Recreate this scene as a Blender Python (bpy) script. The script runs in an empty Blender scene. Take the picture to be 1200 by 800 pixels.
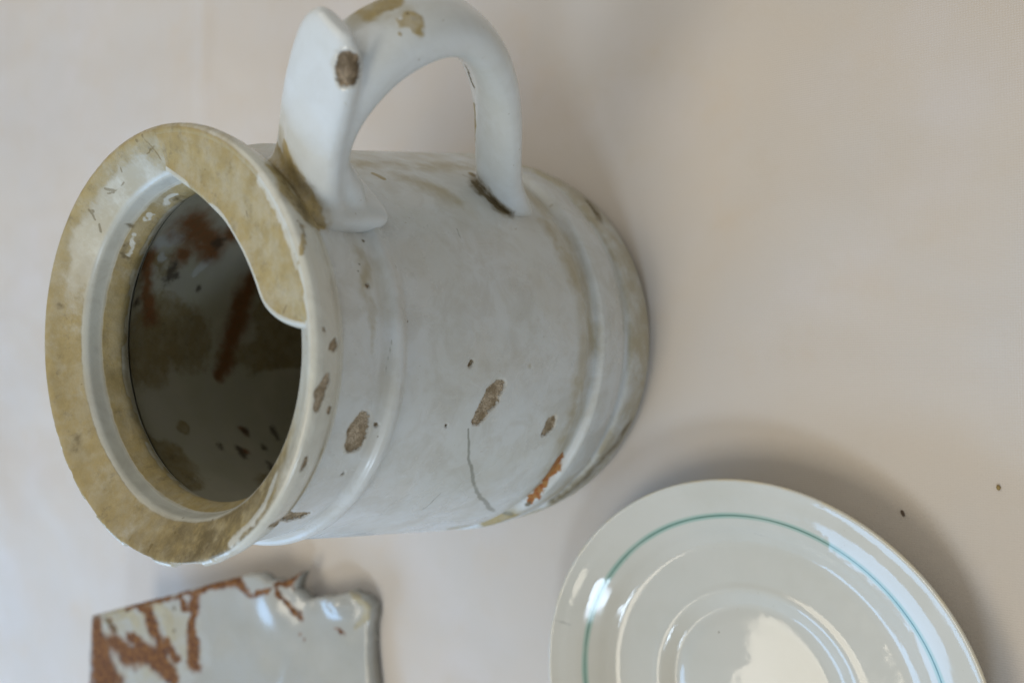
import bpy, bmesh, math
import numpy as np
from mathutils import Vector, Matrix

# ------------------------------------------------------------------ camera, world, lamps
scn = bpy.context.scene
COL = scn.collection
cam_d = bpy.data.cameras.new('camera')
cam = bpy.data.objects.new('camera', cam_d)
COL.objects.link(cam)
scn.camera = cam
cam_d.sensor_width = 36.0
cam_d.lens = 31.5
cam_d.clip_start = 0.005
cam_d.clip_end = 50
Rm = Matrix(((-0.015652236213551093, -0.8259123218723453, -0.563581266616401),
             (0.999876741504156, -0.012236399331864607, -0.009837292840137781),
             (0.0012285359362600534, -0.5636657760684276, 0.8260020481745979))).transposed()
cam.matrix_world = Matrix.Translation((0.0, -0.21692951, 0.30796048)) @ Rm.to_4x4()
cam_d.dof.use_dof = True
cam_d.dof.focus_distance = 0.262
cam_d.dof.aperture_fstop = 8.0
cam_d.dof.aperture_blades = 7

world = bpy.data.worlds.new('World')
scn.world = world
world.use_nodes = True
bg = world.node_tree.nodes['Background']
bg.inputs['Color'].default_value = (1.0, 0.96, 0.87, 1)
bg.inputs['Strength'].default_value = 0.29

TARGET = Vector((-0.03, 0.0, 0.05))
def area(name, direction, dist, sx, sy, power, color, spread=180):
    d = bpy.data.lights.new(name, 'AREA')
    d.shape = 'RECTANGLE'; d.size = sx; d.size_y = sy
    d.energy = power; d.color = color; d.spread = math.radians(spread)
    o = bpy.data.objects.new(name, d)
    COL.objects.link(o)
    n = Vector(direction).normalized()
    o.location = TARGET + n * dist
    o.rotation_euler = n.to_track_quat('Z', 'Y').to_euler()
    return o
area('ceiling_lamp', (-0.38, 0.05, 0.92), 1.5, 0.42, 0.66, 5.8, (1.0, 0.91, 0.75))
area('window_light', (-0.62, 0.70, 0.37), 1.05, 0.80, 0.36, 6.0, (0.34, 0.61, 1.0))
area('side_window', (-0.67, -0.31, 0.67), 1.1, 0.17, 0.17, 2.1, (0.66, 0.82, 1.0))
area('room_fill', (0.60, 0.20, 0.75), 1.0, 0.8, 0.8, 2.2, (1.0, 0.92, 0.80))  # added soft fill that lifts the jug's shadow, stands for no seen lamp

scn.view_settings.view_transform = 'Standard'
scn.view_settings.look = 'None'
scn.view_settings.exposure = 0.12
scn.view_settings.gamma = 1.0
scn.cycles.use_denoising = True
scn.cycles.max_bounces = 8

# wear marks on each part of the jug: strokes of (x, y, z, radius) in metres, lying on its surface
STAINS = {
 'jug': {
  'chip': [[[-0.02095,-0.05345,0.1378,0.00367],[-0.02341,-0.05245,0.13807,0.00429],[-0.02587,-0.05129,0.1385,0.0035]],[[-0.0083,-0.0598,0.15689,0.00136],[-0.01111,-0.05949,0.15775,0.00207],[-0.01454,-0.05874,0.15821,0.0014]],[[-0.01622,-0.057,0.15267,0.00109]],[[-0.00042,-0.05959,0.15372,0.0018]],[[0.00327,-0.06044,0.1578,0.0006]],[[-0.01376,-0.06294,0.08944,0.0028],[-0.01694,-0.06183,0.09192,0.00343],[-0.02035,-0.06048,0.09445,0.00283],[-0.02307,-0.05935,0.09554,0.00191]],[[-0.02688,-0.06313,0.0607,0.00295],[-0.02902,-0.06198,0.06205,0.00224]],[[-0.00651,-0.06231,0.10199,0.00117]],[[-0.02389,-0.05719,0.10738,0.00061]],[[-0.0457,-0.03929,0.15633,0.00128],[-0.04505,-0.03819,0.15204,0.00228],[-0.04617,-0.03391,0.1442,0.00237],[-0.04637,-0.03373,0.14043,0.00172]],[[-0.02814,-0.05354,0.15745,0.00106],[-0.03033,-0.05227,0.15715,0.00093]],[[0.01466,-0.0553,0.13735,0.00069]],[[-0.02235,-0.05345,0.13202,0.00049]],[[-0.03488,-0.0456,0.13734,0.00065]],[[0.06235,-0.07342,0.16249,0.00375],[0.0606,-0.07361,0.16164,0.00373]],[[0.05849,-0.07262,0.16069,0.00119]]],
  'pale': [[[-0.00895,-0.05955,0.15611,0.00082],[-0.01377,-0.05891,0.15752,0.00079]],[[-0.04787,-0.03149,0.14621,0.00101],[-0.04767,-0.03191,0.14062,0.00103]],[[0.0759,-0.07845,0.1489,0.00074]],[[0.02786,0.03623,0.14567,0.00071],[0.03395,0.03136,0.14698,0.00085]],[[0.03794,0.02633,0.14677,0.00103],[0.0393,0.02372,0.14619,0.0009]],[[0.0419,0.01833,0.14578,0.00127],[0.04406,0.01238,0.14586,0.001]],[[-0.05056,-0.02801,0.16006,0.0019],[-0.04597,-0.03457,0.15993,0.00192],[-0.03955,-0.04037,0.15929,0.00221],[-0.03339,-0.04172,0.15708,0.0019]],[[0.04106,-0.04162,0.16032,0.00182],[0.03563,-0.04559,0.16009,0.00186],[0.02905,-0.0496,0.15999,0.00129]]],
  'dark': [[[0.02896,-0.05315,0.1578,0.00068],[0.02595,-0.05468,0.15791,0.00079]],[[0.02871,-0.05046,0.14971,0.0007]],[[0.02702,-0.05065,0.13378,0.00065]],[[0.02023,-0.05361,0.13829,0.00056]],[[0.01837,-0.05423,0.13929,0.00044]],[[-0.04521,-0.03909,0.1304,0.00044]],[[-0.02493,-0.05282,0.1314,0.00042]],[[-0.05921,-0.03971,0.04013,0.00106],[-0.05782,-0.04128,0.04026,0.00068]],[[0.01305,-0.06074,0.10546,0.00044]],[[0.00562,-0.05889,0.12562,0.00039]],[[-0.00683,-0.05943,0.12199,0.0004]],[[0.00084,-0.06705,0.07076,0.0005]],[[0.05126,-0.05103,0.01203,0.00192],[0.0467,-0.05539,0.01476,0.00142]],[[0.04002,-0.04496,0.15595,0.00095]],[[0.03821,-0.04643,0.15564,0.00101]],[[0.0337,-0.05008,0.15682,0.00093]],[[0.03634,-0.04648,0.15183,0.00064]],[[0.03236,-0.05008,0.15381,0.00075]],[[0.03364,-0.04791,0.1498,0.00041]],[[0.04231,-0.04258,0.15519,0.00096]],[[0.03584,-0.04839,0.15607,0.00063]],[[0.02979,-0.05268,0.15817,0.00051]],[[0.05193,-0.04212,0.07307,0.00125],[0.04741,-0.04685,0.074,0.00164],[0.04301,-0.05123,0.07269,0.0016],[0.04086,-0.05353,0.0703,0.00119]],[[0.07253,-0.07424,0.11845,0.00067],[0.07212,-0.06948,0.11027,0.00087],[0.07045,-0.06847,0.107,0.00089]],[[0.07031,-0.06207,0.09925,0.00092]],[[0.06155,-0.07353,0.15605,0.00026]],[[0.06186,-0.07499,0.15447,0.00024]],[[0.06646,-0.08084,0.14581,0.00037]],[[0.0767,-0.07969,0.14729,0.00062]],[[0.07434,-0.08144,0.14726,0.00046]],[[0.04077,0.03705,0.15824,0.00061],[0.03785,0.03647,0.15649,0.00041]],[[0.03636,0.0359,0.1555,0.00051],[0.03441,0.03627,0.15477,0.00041]],[[0.05844,0.00678,0.16035,0.00062],[0.0552,0.00493,0.15848,0.00048],[0.05083,0.00403,0.15543,0.00035]],[[0.05386,0.00835,0.15781,0.00035],[0.05509,0.00395,0.15834,0.0004]],[[0.05206,0.02009,0.15877,0.00042],[0.05055,0.02068,0.15789,0.00042]],[[0.04628,0.02873,0.15779,0.00052],[0.0454,0.02565,0.15621,0.00042],[0.04769,0.02183,0.15642,0.00042]],[[0.04512,0.02888,0.15718,0.00037],[0.04498,0.02647,0.15625,0.00038]],[[-0.05575,0.0074,0.15909,0.00087],[-0.05701,0.0074,0.15991,0.00065]],[[-0.05182,0.00087,0.156,0.00054]],[[-0.05057,-0.01249,0.15617,0.00062]],[[-0.04699,-0.0132,0.15391,0.00059]],[[-0.05399,-0.01552,0.15904,0.00058]],[[-0.04812,0.00123,0.15294,0.00051]],[[-0.05099,-0.02256,0.15874,0.00095],[-0.05318,-0.02247,0.16003,0.00068]],[[-0.04921,-0.03172,0.16033,0.00082]],[[-0.01116,0.04849,0.15462,0.0004]],[[0.05741,0.00941,0.16022,0.00065]],[[0.04049,0.0362,0.15768,0.00061]],[[0.04623,-0.01825,0.15865,0.00035]],[[0.03391,-0.03467,0.15869,0.00043],[0.03237,-0.03514,0.15857,0.00042]],[[0.03298,-0.02679,0.158,0.00024]],[[0.03511,-0.02514,0.158,0.00024]],[[0.02964,-0.03695,0.15852,0.00025]],[[0.00773,-0.04653,0.158,0.00046],[0.00935,-0.04796,0.15815,0.00039]],[[0.02097,-0.0533,0.15998,0.00029]],[[0.01738,-0.05202,0.15972,0.00032]],[[0.03957,-0.03164,0.15905,0.00026]],[[0.03869,-0.02251,0.15803,0.00025]]],
  'ochre': [[[0.04916,-0.0363,0.11258,0.00149],[0.04812,-0.03797,0.1115,0.00187]],[[-0.0664,-0.01928,0.05779,0.00181],[-0.06725,-0.01987,0.04068,0.00226],[-0.06396,-0.03261,0.03963,0.00257]],[[0.04353,-0.04132,0.15517,0.0032],[0.03745,-0.04714,0.15602,0.0044],[0.03255,-0.05005,0.15406,0.0044],[0.02958,-0.05005,0.14988,0.00287]],[[0.04952,-0.03584,0.14917,0.00331],[0.04379,-0.03979,0.1502,0.00405],[0.03777,-0.045,0.15017,0.00363],[0.03277,-0.04847,0.14947,0.00241],[0.02993,-0.04875,0.14748,0.00196]],[[0.07941,-0.07087,0.15083,0.00542],[0.08008,-0.07547,0.14784,0.00382]],[[0.07398,-0.07952,0.14927,0.0021],[0.07548,-0.08055,0.1474,0.00265],[0.07263,-0.08242,0.14693,0.00194]],[[0.05483,-0.06986,0.15908,0.00063]],[[0.05151,-0.06719,0.15702,0.00099],[0.0519,-0.06769,0.15669,0.00072]],[[0.05507,-0.03895,0.06924,0.00169],[0.06948,-0.06134,0.09788,0.00111]],[[0.07124,-0.07969,0.15043,0.00087]],[[0.05021,-0.04085,0.15157,0.00195],[0.04409,-0.04224,0.15067,0.00414],[0.0386,-0.04553,0.15007,0.00355],[0.03367,-0.0486,0.149,0.0027],[0.03038,-0.04963,0.14655,0.00183]],[[0.03201,0.04704,0.15957,0.00112]],[[-0.02934,0.04835,0.15933,0.00252],[-0.02963,0.04556,0.1577,0.00309]],[[0.01882,-0.05493,0.16018,0.00091],[0.01169,-0.05564,0.1599,0.00081]],[[0.00112,-0.05498,0.15817,0.00092]],[[-0.00217,-0.05357,0.1572,0.00077]],[[-0.03987,-0.0408,0.15966,0.00126],[-0.0359,-0.04495,0.15993,0.00093]],[[0.01235,0.05291,0.15769,0.00139]],[[0.02891,-0.05315,0.15834,0.00102],[0.0208,-0.05576,0.16009,0.00085]]],
  'film': [[[0.02497,-0.0516,0.1361,0.00263],[0.01577,-0.05501,0.13765,0.00332],[0.00798,-0.05665,0.13797,0.00296],[-0.00192,-0.0572,0.13751,0.00238]],[[0.05293,-0.03009,0.11426,0.00603],[0.05496,-0.03044,0.10081,0.00784],[0.0567,-0.03222,0.08447,0.0082],[0.05954,-0.03305,0.06511,0.00864]],[[0.04946,-0.03809,0.1037,0.00689],[0.04648,-0.04364,0.0944,0.00856],[0.04329,-0.04779,0.0892,0.00705]],[[-0.01336,-0.06847,0.05185,0.0067],[-0.02341,-0.06595,0.05007,0.00704],[-0.03215,-0.06223,0.04963,0.00718],[-0.04355,-0.05337,0.0432,0.00662]],[[-0.01474,-0.06812,0.05241,0.0026],[-0.02922,-0.06364,0.04968,0.00287]],[[0.05315,-0.04106,0.07115,0.00418],[0.04595,-0.04842,0.0734,0.00492],[0.0409,-0.05359,0.06989,0.00398]],[[0.05148,-0.05095,0.01831,0.00614],[0.04214,-0.05865,0.0195,0.00339]],[[-0.06473,-0.02249,0.06183,0.00355],[-0.06725,-0.01987,0.04068,0.00452],[-0.06282,-0.03461,0.03977,0.00669],[-0.05907,-0.04157,0.03219,0.00835],[-0.05203,-0.0499,0.02897,0.0083],[-0.04461,-0.0546,0.02138,0.00623]],[[0.01926,-0.06702,0.0472,0.00596],[0.00783,-0.06862,0.0446,0.00641],[-0.00366,-0.06865,0.04386,0.006]],[[0.0388,-0.05806,0.05383,0.00491],[0.02912,-0.06364,0.05234,0.0055],[0.0191,-0.06746,0.05022,0.00529]],[[-0.01365,-0.05659,0.16024,0.0006]],[[-0.04245,-0.04174,0.12538,0.00174]],[[-0.0083,-0.06566,0.07719,0.00196]],[[-0.05249,-0.02391,0.13281,0.00288]],[[-0.01354,-0.07091,0.01279,0.0037],[-0.03327,-0.06282,0.00428,0.00767],[-0.04444,-0.05647,0.00837,0.00864]],[[0.04353,-0.04132,0.15517,0.00511],[0.03745,-0.04714,0.15602,0.00628],[0.03255,-0.05005,0.15406,0.00628],[0.03015,-0.04927,0.14913,0.00449]],[[0.053,-0.03978,0.15141,0.0052],[0.04395,-0.04313,0.1509,0.00711],[0.03833,-0.04606,0.14999,0.0059],[0.03324,-0.04891,0.14873,0.00441],[0.03,-0.04962,0.14596,0.00288]],[[0.07653,-0.0693,0.15357,0.00656],[0.07709,-0.07297,0.15167,0.00673],[0.07794,-0.07768,0.14798,0.00615]]],
  'rust': [[[-0.04126,-0.05528,0.044,0.00263],[-0.04587,-0.0514,0.04235,0.00311],[-0.04953,-0.04849,0.04117,0.00216],[-0.05348,-0.04468,0.04091,0.00264],[-0.05716,-0.04145,0.04049,0.00169]],[[-0.04033,-0.0426,0.13122,0.00052]]],
  'crack': [[[-0.02593,-0.05776,0.09809,0.0006],[-0.03479,-0.05368,0.09294,0.00076],[-0.04193,-0.04963,0.08601,0.00101],[-0.05076,-0.04337,0.07326,0.0012],[-0.05687,-0.03816,0.06095,0.00144],[-0.06239,-0.03,0.04126,0.00143],[-0.0629,-0.03275,0.04035,0.00182]],[[-0.04641,-0.0439,0.09456,0.00043],[-0.05045,-0.03928,0.09477,0.00051],[-0.0518,-0.03728,0.09568,0.00043]],[[0.03339,-0.05386,0.09686,0.00041],[0.02805,-0.05669,0.09777,0.00045],[0.02494,-0.05813,0.09768,0.00035]],[[0.00133,-0.05806,0.13156,0.00025],[-0.00873,-0.05692,0.13252,0.00026]]],
  'soil_shade': [[[0.0429,-0.04083,0.15254,0.00517],[0.03605,-0.04786,0.15476,0.00567],[0.03098,-0.05046,0.15251,0.00442]],[[0.05264,-0.04138,0.07254,0.00375],[0.04715,-0.0472,0.07356,0.00452],[0.04243,-0.05177,0.07251,0.00401],[0.04037,-0.05415,0.06926,0.00275]],[[0.05292,-0.04884,0.00809,0.00486],[0.04458,-0.05712,0.01534,0.00377]],[[-0.03285,-0.0639,0.0085,0.00474],[-0.04683,-0.05506,0.01585,0.00567],[-0.06038,-0.03989,0.0187,0.00577]],[[0.0442,-0.0393,0.15229,0.00195],[0.03718,-0.04742,0.15627,0.00251],[0.03196,-0.05076,0.155,0.0025],[0.02936,-0.05096,0.15132,0.0019]],[[0.05507,-0.03895,0.06924,0.00338],[0.04786,-0.04666,0.0728,0.00412],[0.04251,-0.05188,0.07172,0.00321]],[[0.03151,0.0345,0.14786,0.00169],[0.02782,0.03697,0.14692,0.00168]],[[0.04386,0.0115,0.14476,0.0021],[0.0471,0.03656,0.12365,0.00236]],[[0.0369,0.02996,0.15009,0.00152]],[[-0.02937,0.04656,0.1582,0.00335]],[[0.01236,0.05376,0.15829,0.00222]]],
 },
 'lining': {
  'dark': [[[0.02681,0.04819,0.12199,0.0036],[0.02286,0.05011,0.12236,0.00391],[0.02414,0.05,0.11977,0.00322]],[[0.03591,0.04483,0.10641,0.00468]],[[0.02392,0.04335,0.13821,0.00326],[0.02004,0.04294,0.13915,0.00284]],[[0.01417,0.05068,0.13454,0.00277]],[[-0.03186,0.05042,0.09101,0.00282],[-0.03338,0.04941,0.09108,0.00203]],[[-0.03704,0.04534,0.09864,0.00241],[-0.03944,0.04339,0.09801,0.00287]],[[-0.03257,0.05218,0.07709,0.00253],[-0.03551,0.05037,0.07622,0.00256]],[[-0.03823,0.0468,0.08547,0.00252]],[[-0.04355,0.04132,0.08825,0.00217],[-0.04613,0.03838,0.08846,0.00266]],[[-0.03562,0.04511,0.10614,0.00233]],[[0.0201,0.05357,0.10798,0.0022]]],
  'pale': [[[0.03306,0.04188,0.13198,0.0036],[0.03504,0.04127,0.12764,0.00405],[0.03596,0.04142,0.12364,0.00299]],[[0.03042,0.04859,0.10723,0.00265],[0.02524,0.05088,0.11092,0.0022]],[[0.02913,0.04556,0.12797,0.0025]]],  # pale bluish patches on the upper inner wall
  'rust': [[[0.04032,0.0376,0.12204,0.01166],[0.03413,0.04604,0.10731,0.00999]],[[0.02379,0.05596,0.0826,0.00965],[0.00766,0.05978,0.0866,0.00938],[-0.00511,0.05929,0.09191,0.00766],[-0.01128,0.0578,0.09624,0.00454]],[[0.04033,0.04191,0.10135,0.00815]],[[-0.03215,0.0502,0.09119,0.00323]],[[-0.03861,0.04419,0.09772,0.00365]],[[0.02921,0.04419,0.1336,0.00467],[0.0185,0.0503,0.13067,0.00477],[0.00872,0.05359,0.12675,0.00545]],[[0.03037,0.0466,0.11905,0.00655]]],
  'ochre': [[[-0.00416,0.05364,0.1295,0.01344],[0.00733,0.05462,0.12218,0.01386],[0.00141,0.05683,0.11054,0.01425]],[[-0.02772,0.04824,0.11896,0.0036]]],
 },
 'shard': {
  'rust': [[[-0.14625,0.23234,0.04211,0.00562],[-0.15378,0.2313,0.04191,0.00909],[-0.1626,0.22932,0.04134,0.01139],[-0.17656,0.22651,0.04089,0.01659],[-0.18964,0.22389,0.04033,0.01649]],[[-0.15423,0.22003,0.0397,0.00676],[-0.15937,0.21135,0.03803,0.00942],[-0.15692,0.19951,0.03599,0.00861],[-0.15944,0.19172,0.03442,0.00837],[-0.16614,0.1831,0.03262,0.00737]],[[-0.14306,0.22393,0.04046,0.00278],[-0.14803,0.22047,0.0398,0.00336]],[[-0.13452,0.20225,0.03621,0.00323],[-0.13563,0.19611,0.03494,0.00484],[-0.14243,0.19489,0.03491,0.00522],[-0.14887,0.19048,0.0341,0.00524],[-0.15602,0.18846,0.03365,0.00629]],[[-0.12485,0.16718,0.02938,0.0056],[-0.12962,0.16787,0.02946,0.00561]],[[-0.13424,0.167,0.02919,0.00253],[-0.14087,0.16961,0.0299,0.00356],[-0.1493,0.16873,0.0297,0.00564],[-0.1599,0.16837,0.02967,0.00711]],[[-0.12619,0.17995,0.03163,0.00165],[-0.1211,0.16344,0.02858,0.00268],[-0.11723,0.14923,0.02574,0.00393],[-0.11514,0.14041,0.02404,0.00388],[-0.11823,0.13563,0.02388,0.00314],[-0.12104,0.13175,0.02354,0.002],[-0.11851,0.12486,0.02307,0.00177],[-0.11536,0.11851,0.02223,0.00138],[-0.11395,0.11477,0.02078,0.00171]],[[-0.11335,0.11279,0.02043,0.00241],[-0.11094,0.10775,0.01911,0.00334],[-0.10796,0.10404,0.01766,0.00203]],[[-0.11501,0.10759,0.01881,0.00186]],[[-0.11783,0.11508,0.02163,0.00175],[-0.12202,0.11094,0.02015,0.00217],[-0.12595,0.10796,0.0187,0.00266]],[[-0.12672,0.10685,0.01815,0.00306],[-0.13038,0.1056,0.01724,0.00264]],[[-0.13441,0.10497,0.01685,0.00182],[-0.13872,0.10373,0.01648,0.00138]],[[-0.13177,0.08598,0.01333,0.0018],[-0.13353,0.08058,0.01219,0.00175]],[[-0.13519,0.21153,0.03749,0.00198],[-0.1266,0.18313,0.03188,0.00193]],[[-0.15001,0.21105,0.03805,0.00386],[-0.15209,0.20327,0.03683,0.00323]],[[-0.14997,0.18503,0.03296,0.00367],[-0.15629,0.18022,0.032,0.00469]],[[-0.12663,0.17603,0.03096,0.00257],[-0.13142,0.17278,0.0304,0.00305]]],
  'ochre': [[[-0.1138,0.07667,0.01022,0.0027],[-0.11752,0.07192,0.01133,0.00262],[-0.12084,0.06819,0.00976,0.00277],[-0.12621,0.07069,0.01004,0.00216],[-0.13013,0.07436,0.01075,0.00173]],[[-0.13609,0.20057,0.03589,0.00419],[-0.13034,0.19145,0.03408,0.00317],[-0.13619,0.18539,0.03295,0.00418],[-0.14666,0.18271,0.03254,0.00422]],[[-0.14313,0.22452,0.04057,0.00333],[-0.13722,0.211,0.03786,0.00378],[-0.14185,0.20517,0.03686,0.00378]]],
  'dark': [[[-0.13223,0.18043,0.0319,0.00181]],[[-0.1434,0.18049,0.03206,0.00181]],[[-0.1425,0.22691,0.04102,0.00167],[-0.14796,0.21987,0.03969,0.00167]],[[-0.14028,0.1033,0.01638,0.00092]],[[-0.13763,0.19048,0.03389,0.00104]]],
  'film': [[[-0.14989,0.2288,0.04143,0.01676],[-0.1456,0.21102,0.038,0.01879],[-0.14114,0.19101,0.03408,0.01901],[-0.14143,0.1745,0.03084,0.01544]],[[-0.15119,0.16665,0.02927,0.01317],[-0.16251,0.18852,0.03373,0.02109],[-0.17092,0.21769,0.03905,0.02212]]],
 },
 'saucer': {
  'crack': [[[-0.10598,-0.03831,0.02056,0.00067],[-0.10617,-0.04071,0.01958,0.00088],[-0.10692,-0.04379,0.01849,0.00067]],[[-0.06668,-0.11287,0.01168,0.00036],[-0.06737,-0.11747,0.01145,0.00036]]],
  'dark': [[[-0.09677,-0.04291,0.01984,0.00041]],[[-0.08634,-0.17555,0.02039,0.00046]],[[-0.08043,-0.06643,0.01507,0.00038]],[[-0.08314,-0.13346,0.00907,0.00029]],[[-0.10395,-0.09758,0.00659,0.00032]]],
 },
}

# ------------------------------------------------------------------ helpers
def vnoise(p, seed=0):
    """value noise on an (n,3) array, range 0..1"""
    p = np.asarray(p, float)
    i = np.floor(p).astype(np.int64); f = p - i
    f = f * f * (3 - 2 * f)
    def h(a):
        n = (a[:, 0] * 374761393 + a[:, 1] * 668265263 + a[:, 2] * 2147483647 + seed * 1274126177) & 0xffffffff
        n = ((n ^ (n >> 13)) * 1274126177) & 0xffffffff
        return ((n ^ (n >> 16)) & 0xffff) / 65535.0
    out = 0
    for dx in (0, 1):
        for dy in (0, 1):
            for dz in (0, 1):
                w = (f[:, 0] if dx else 1 - f[:, 0]) * (f[:, 1] if dy else 1 - f[:, 1]) * (f[:, 2] if dz else 1 - f[:, 2])
                out = out + w * h(i + np.array([dx, dy, dz]))
    return out

def fbm(p, seed=0, octaves=4):
    a, s, o = 0.5, 0.0, 0.0
    p = np.asarray(p, float)
    for k in range(octaves):
        o = o + a * vnoise(p * 2 ** k + 17.3 * k, seed + k); s += a; a *= 0.5
    return o / s

def sstep(a, b, x):
    t = np.clip((x - a) / (b - a), 0, 1)
    return t * t * (3 - 2 * t)

def smooth_profile(pts, step=0.0006, sigma=0.0009, close=False):
    p = np.array(pts, float)
    d = np.hypot(*np.diff(p, axis=0).T)
    s = np.concatenate([[0], np.cumsum(d)])
    fine = np.arange(0, s[-1], 0.0001)
    q = np.stack([np.interp(fine, s, p[:, 0]), np.interp(fine, s, p[:, 1])], 1)
    k = int(sigma / 0.0001)
    if k > 0:
        g = np.exp(-0.5 * (np.arange(-3 * k, 3 * k + 1) / k) ** 2); g /= g.sum()
        qq = np.concatenate([2 * q[:1] - q[1:3 * k + 1][::-1], q, 2 * q[-1:] - q[-3 * k - 1:-1][::-1]])
        q = np.stack([np.convolve(qq[:, 0], g, 'valid'), np.convolve(qq[:, 1], g, 'valid')], 1)
    n = max(8, int(s[-1] / step))
    idx = np.linspace(0, len(q) - 1, n).round().astype(int)
    return q[idx]

def lathe(profile, nseg, cx=0.0, cy=0.0):
    """profile (n,2) of r,z -> verts, faces; poles closed when r ~ 0"""
    th = np.linspace(0, 2 * math.pi, nseg, endpoint=False)
    n = len(profile)
    r = np.maximum(profile[:, 0], 1e-5)
    v = np.stack([cx + r[:, None] * np.cos(th), cy + r[:, None] * np.sin(th), np.repeat(profile[:, 1:2], nseg, 1)], 2).reshape(-1, 3)
    a = np.arange(n - 1)[:, None] * nseg; j = np.arange(nseg)[None]; k = (j + 1) % nseg
    f = np.stack([a + j, a + k, a + nseg + k, a + nseg + j], 2).reshape(-1, 4)
    return v, f

def make_mesh(name, verts, faces, smooth=True):
    me = bpy.data.meshes.new(name)
    verts = np.asarray(verts, np.float32)
    if isinstance(faces, np.ndarray):
        nf, k = faces.shape
        me.vertices.add(len(verts)); me.vertices.foreach_set('co', verts.ravel())
        me.loops.add(nf * k); me.loops.foreach_set('vertex_index', faces.ravel().astype(np.int32))
        me.polygons.add(nf); me.polygons.foreach_set('loop_start', np.arange(0, nf * k, k, dtype=np.int32))
        me.update(calc_edges=True)
    else:
        me.from_pydata([tuple(map(float, v)) for v in verts], [], faces)
    me.validate()
    me.polygons.foreach_set('use_smooth', np.full(len(me.polygons), smooth))
    me.update()
    return me

def link(name, me, mat=None, parent=None):
    o = bpy.data.objects.new(name, me)
    COL.objects.link(o)
    if mat: me.materials.append(mat)
    if parent: o.parent = parent
    return o

def verts_of(me):
    a = np.empty(len(me.vertices) * 3, np.float32); me.vertices.foreach_get('co', a)
    return a.reshape(-1, 3).astype(float)

def set_attr(me, name, val):
    at = me.attributes.new(name, 'FLOAT', 'POINT')
    at.data.foreach_set('value', np.asarray(val, np.float32))

def capsules(v, strokes):
    """field: 1 on the stroke's axis, 0 at its edge, negative outside (clipped at -1)"""
    out = np.full(len(v), -1.0)
    for st in strokes:
        st = np.asarray(st, float)
        if len(st) == 1: st = np.concatenate([st, st + 1e-7])
        lo = (st[:, :3] - 2 * st[:, 3:4]).min(0); hi = (st[:, :3] + 2 * st[:, 3:4]).max(0)
        m = np.where(np.all((v >= lo) & (v <= hi), 1))[0]
        if len(m) == 0: continue
        q = v[m]; best = np.full(len(m), -1.0)
        for a, b in zip(st[:-1], st[1:]):
            d = b[:3] - a[:3]; L = max(d @ d, 1e-14)
            t = np.clip(((q - a[:3]) @ d) / L, 0, 1)
            rr = a[3] + (b[3] - a[3]) * t
            dist = np.linalg.norm(q - a[:3] - t[:, None] * d, axis=1)
            best = np.maximum(best, 1 - dist / rr)
        out[m] = np.maximum(out[m], best)
    return np.maximum(out, -1)

CLASSES = ('chip', 'ochre', 'film', 'soil_shade', 'rust', 'dark', 'crack', 'pale')
WARP = {'chip': (0.0013, 0.0006), 'ochre': (0.0016, 0.0006), 'film': (0.0030, 0.0010), 'soil_shade': (0.0022, 0.0010), 'rust': (0.0023, 0.0011), 'dark': (0.0007, 0.0004), 'crack': (0.0006, 0.0002), 'pale': (0.0014, 0.0007)}
def warped(v, amp1, amp2, seed):
    w = np.stack([fbm(v * 190 + 7.7 * k, seed + k, 3) - 0.5 for k in range(3)], 1) * 2 * amp1
    return v + w + np.stack([fbm(v * 620 + 3.1 * k, seed + 10 + k, 2) - 0.5 for k in range(3)], 1) * 2 * amp2
def paint(me, part, base=None, dig=0.0):
    v = verts_of(me)
    table = STAINS.get('jug' if part in ('body', 'rim', 'hood', 'handle') else part, {})
    for ci, c in enumerate(CLASSES):
        strokes = table.get(c, [])
        f = np.full(len(v), -1.0)
        if strokes:
            allp = np.concatenate([np.array(st) for st in strokes])
            lo = allp[:, :3].min(0) - 0.012; hi = allp[:, :3].max(0) + 0.012
            m = np.where(np.all((v >= lo) & (v <= hi), 1))[0]
            near = []
            for st in strokes:
                st = np.asarray(st, float); e = 2 * st[:, 3].max() + 0.005
                near.append(np.all((v[m] >= st[:, :3].min(0) - e) & (v[m] <= st[:, :3].max(0) + e), 1))
            m = m[np.any(near, axis=0)]
            if len(m): f[m] = capsules(warped(v[m], *WARP[c], 200 + 31 * ci), strokes)
        if base and c in base: f = np.maximum(f, base[c])
        set_attr(me, c, f)
        if c == 'chip' and dig and f.max() > 0:
            n = np.empty(len(v) * 3, np.float32); me.vertices.foreach_get('normal', n); n = n.reshape(-1, 3)
            d = sstep(0.0, 0.12, f) * (dig * (0.75 + 0.5 * fbm(v * 700, 5, 2)))
            me.vertices.foreach_set('co', (v - n * d[:, None]).astype(np.float32).ravel()); me.update()

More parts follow.
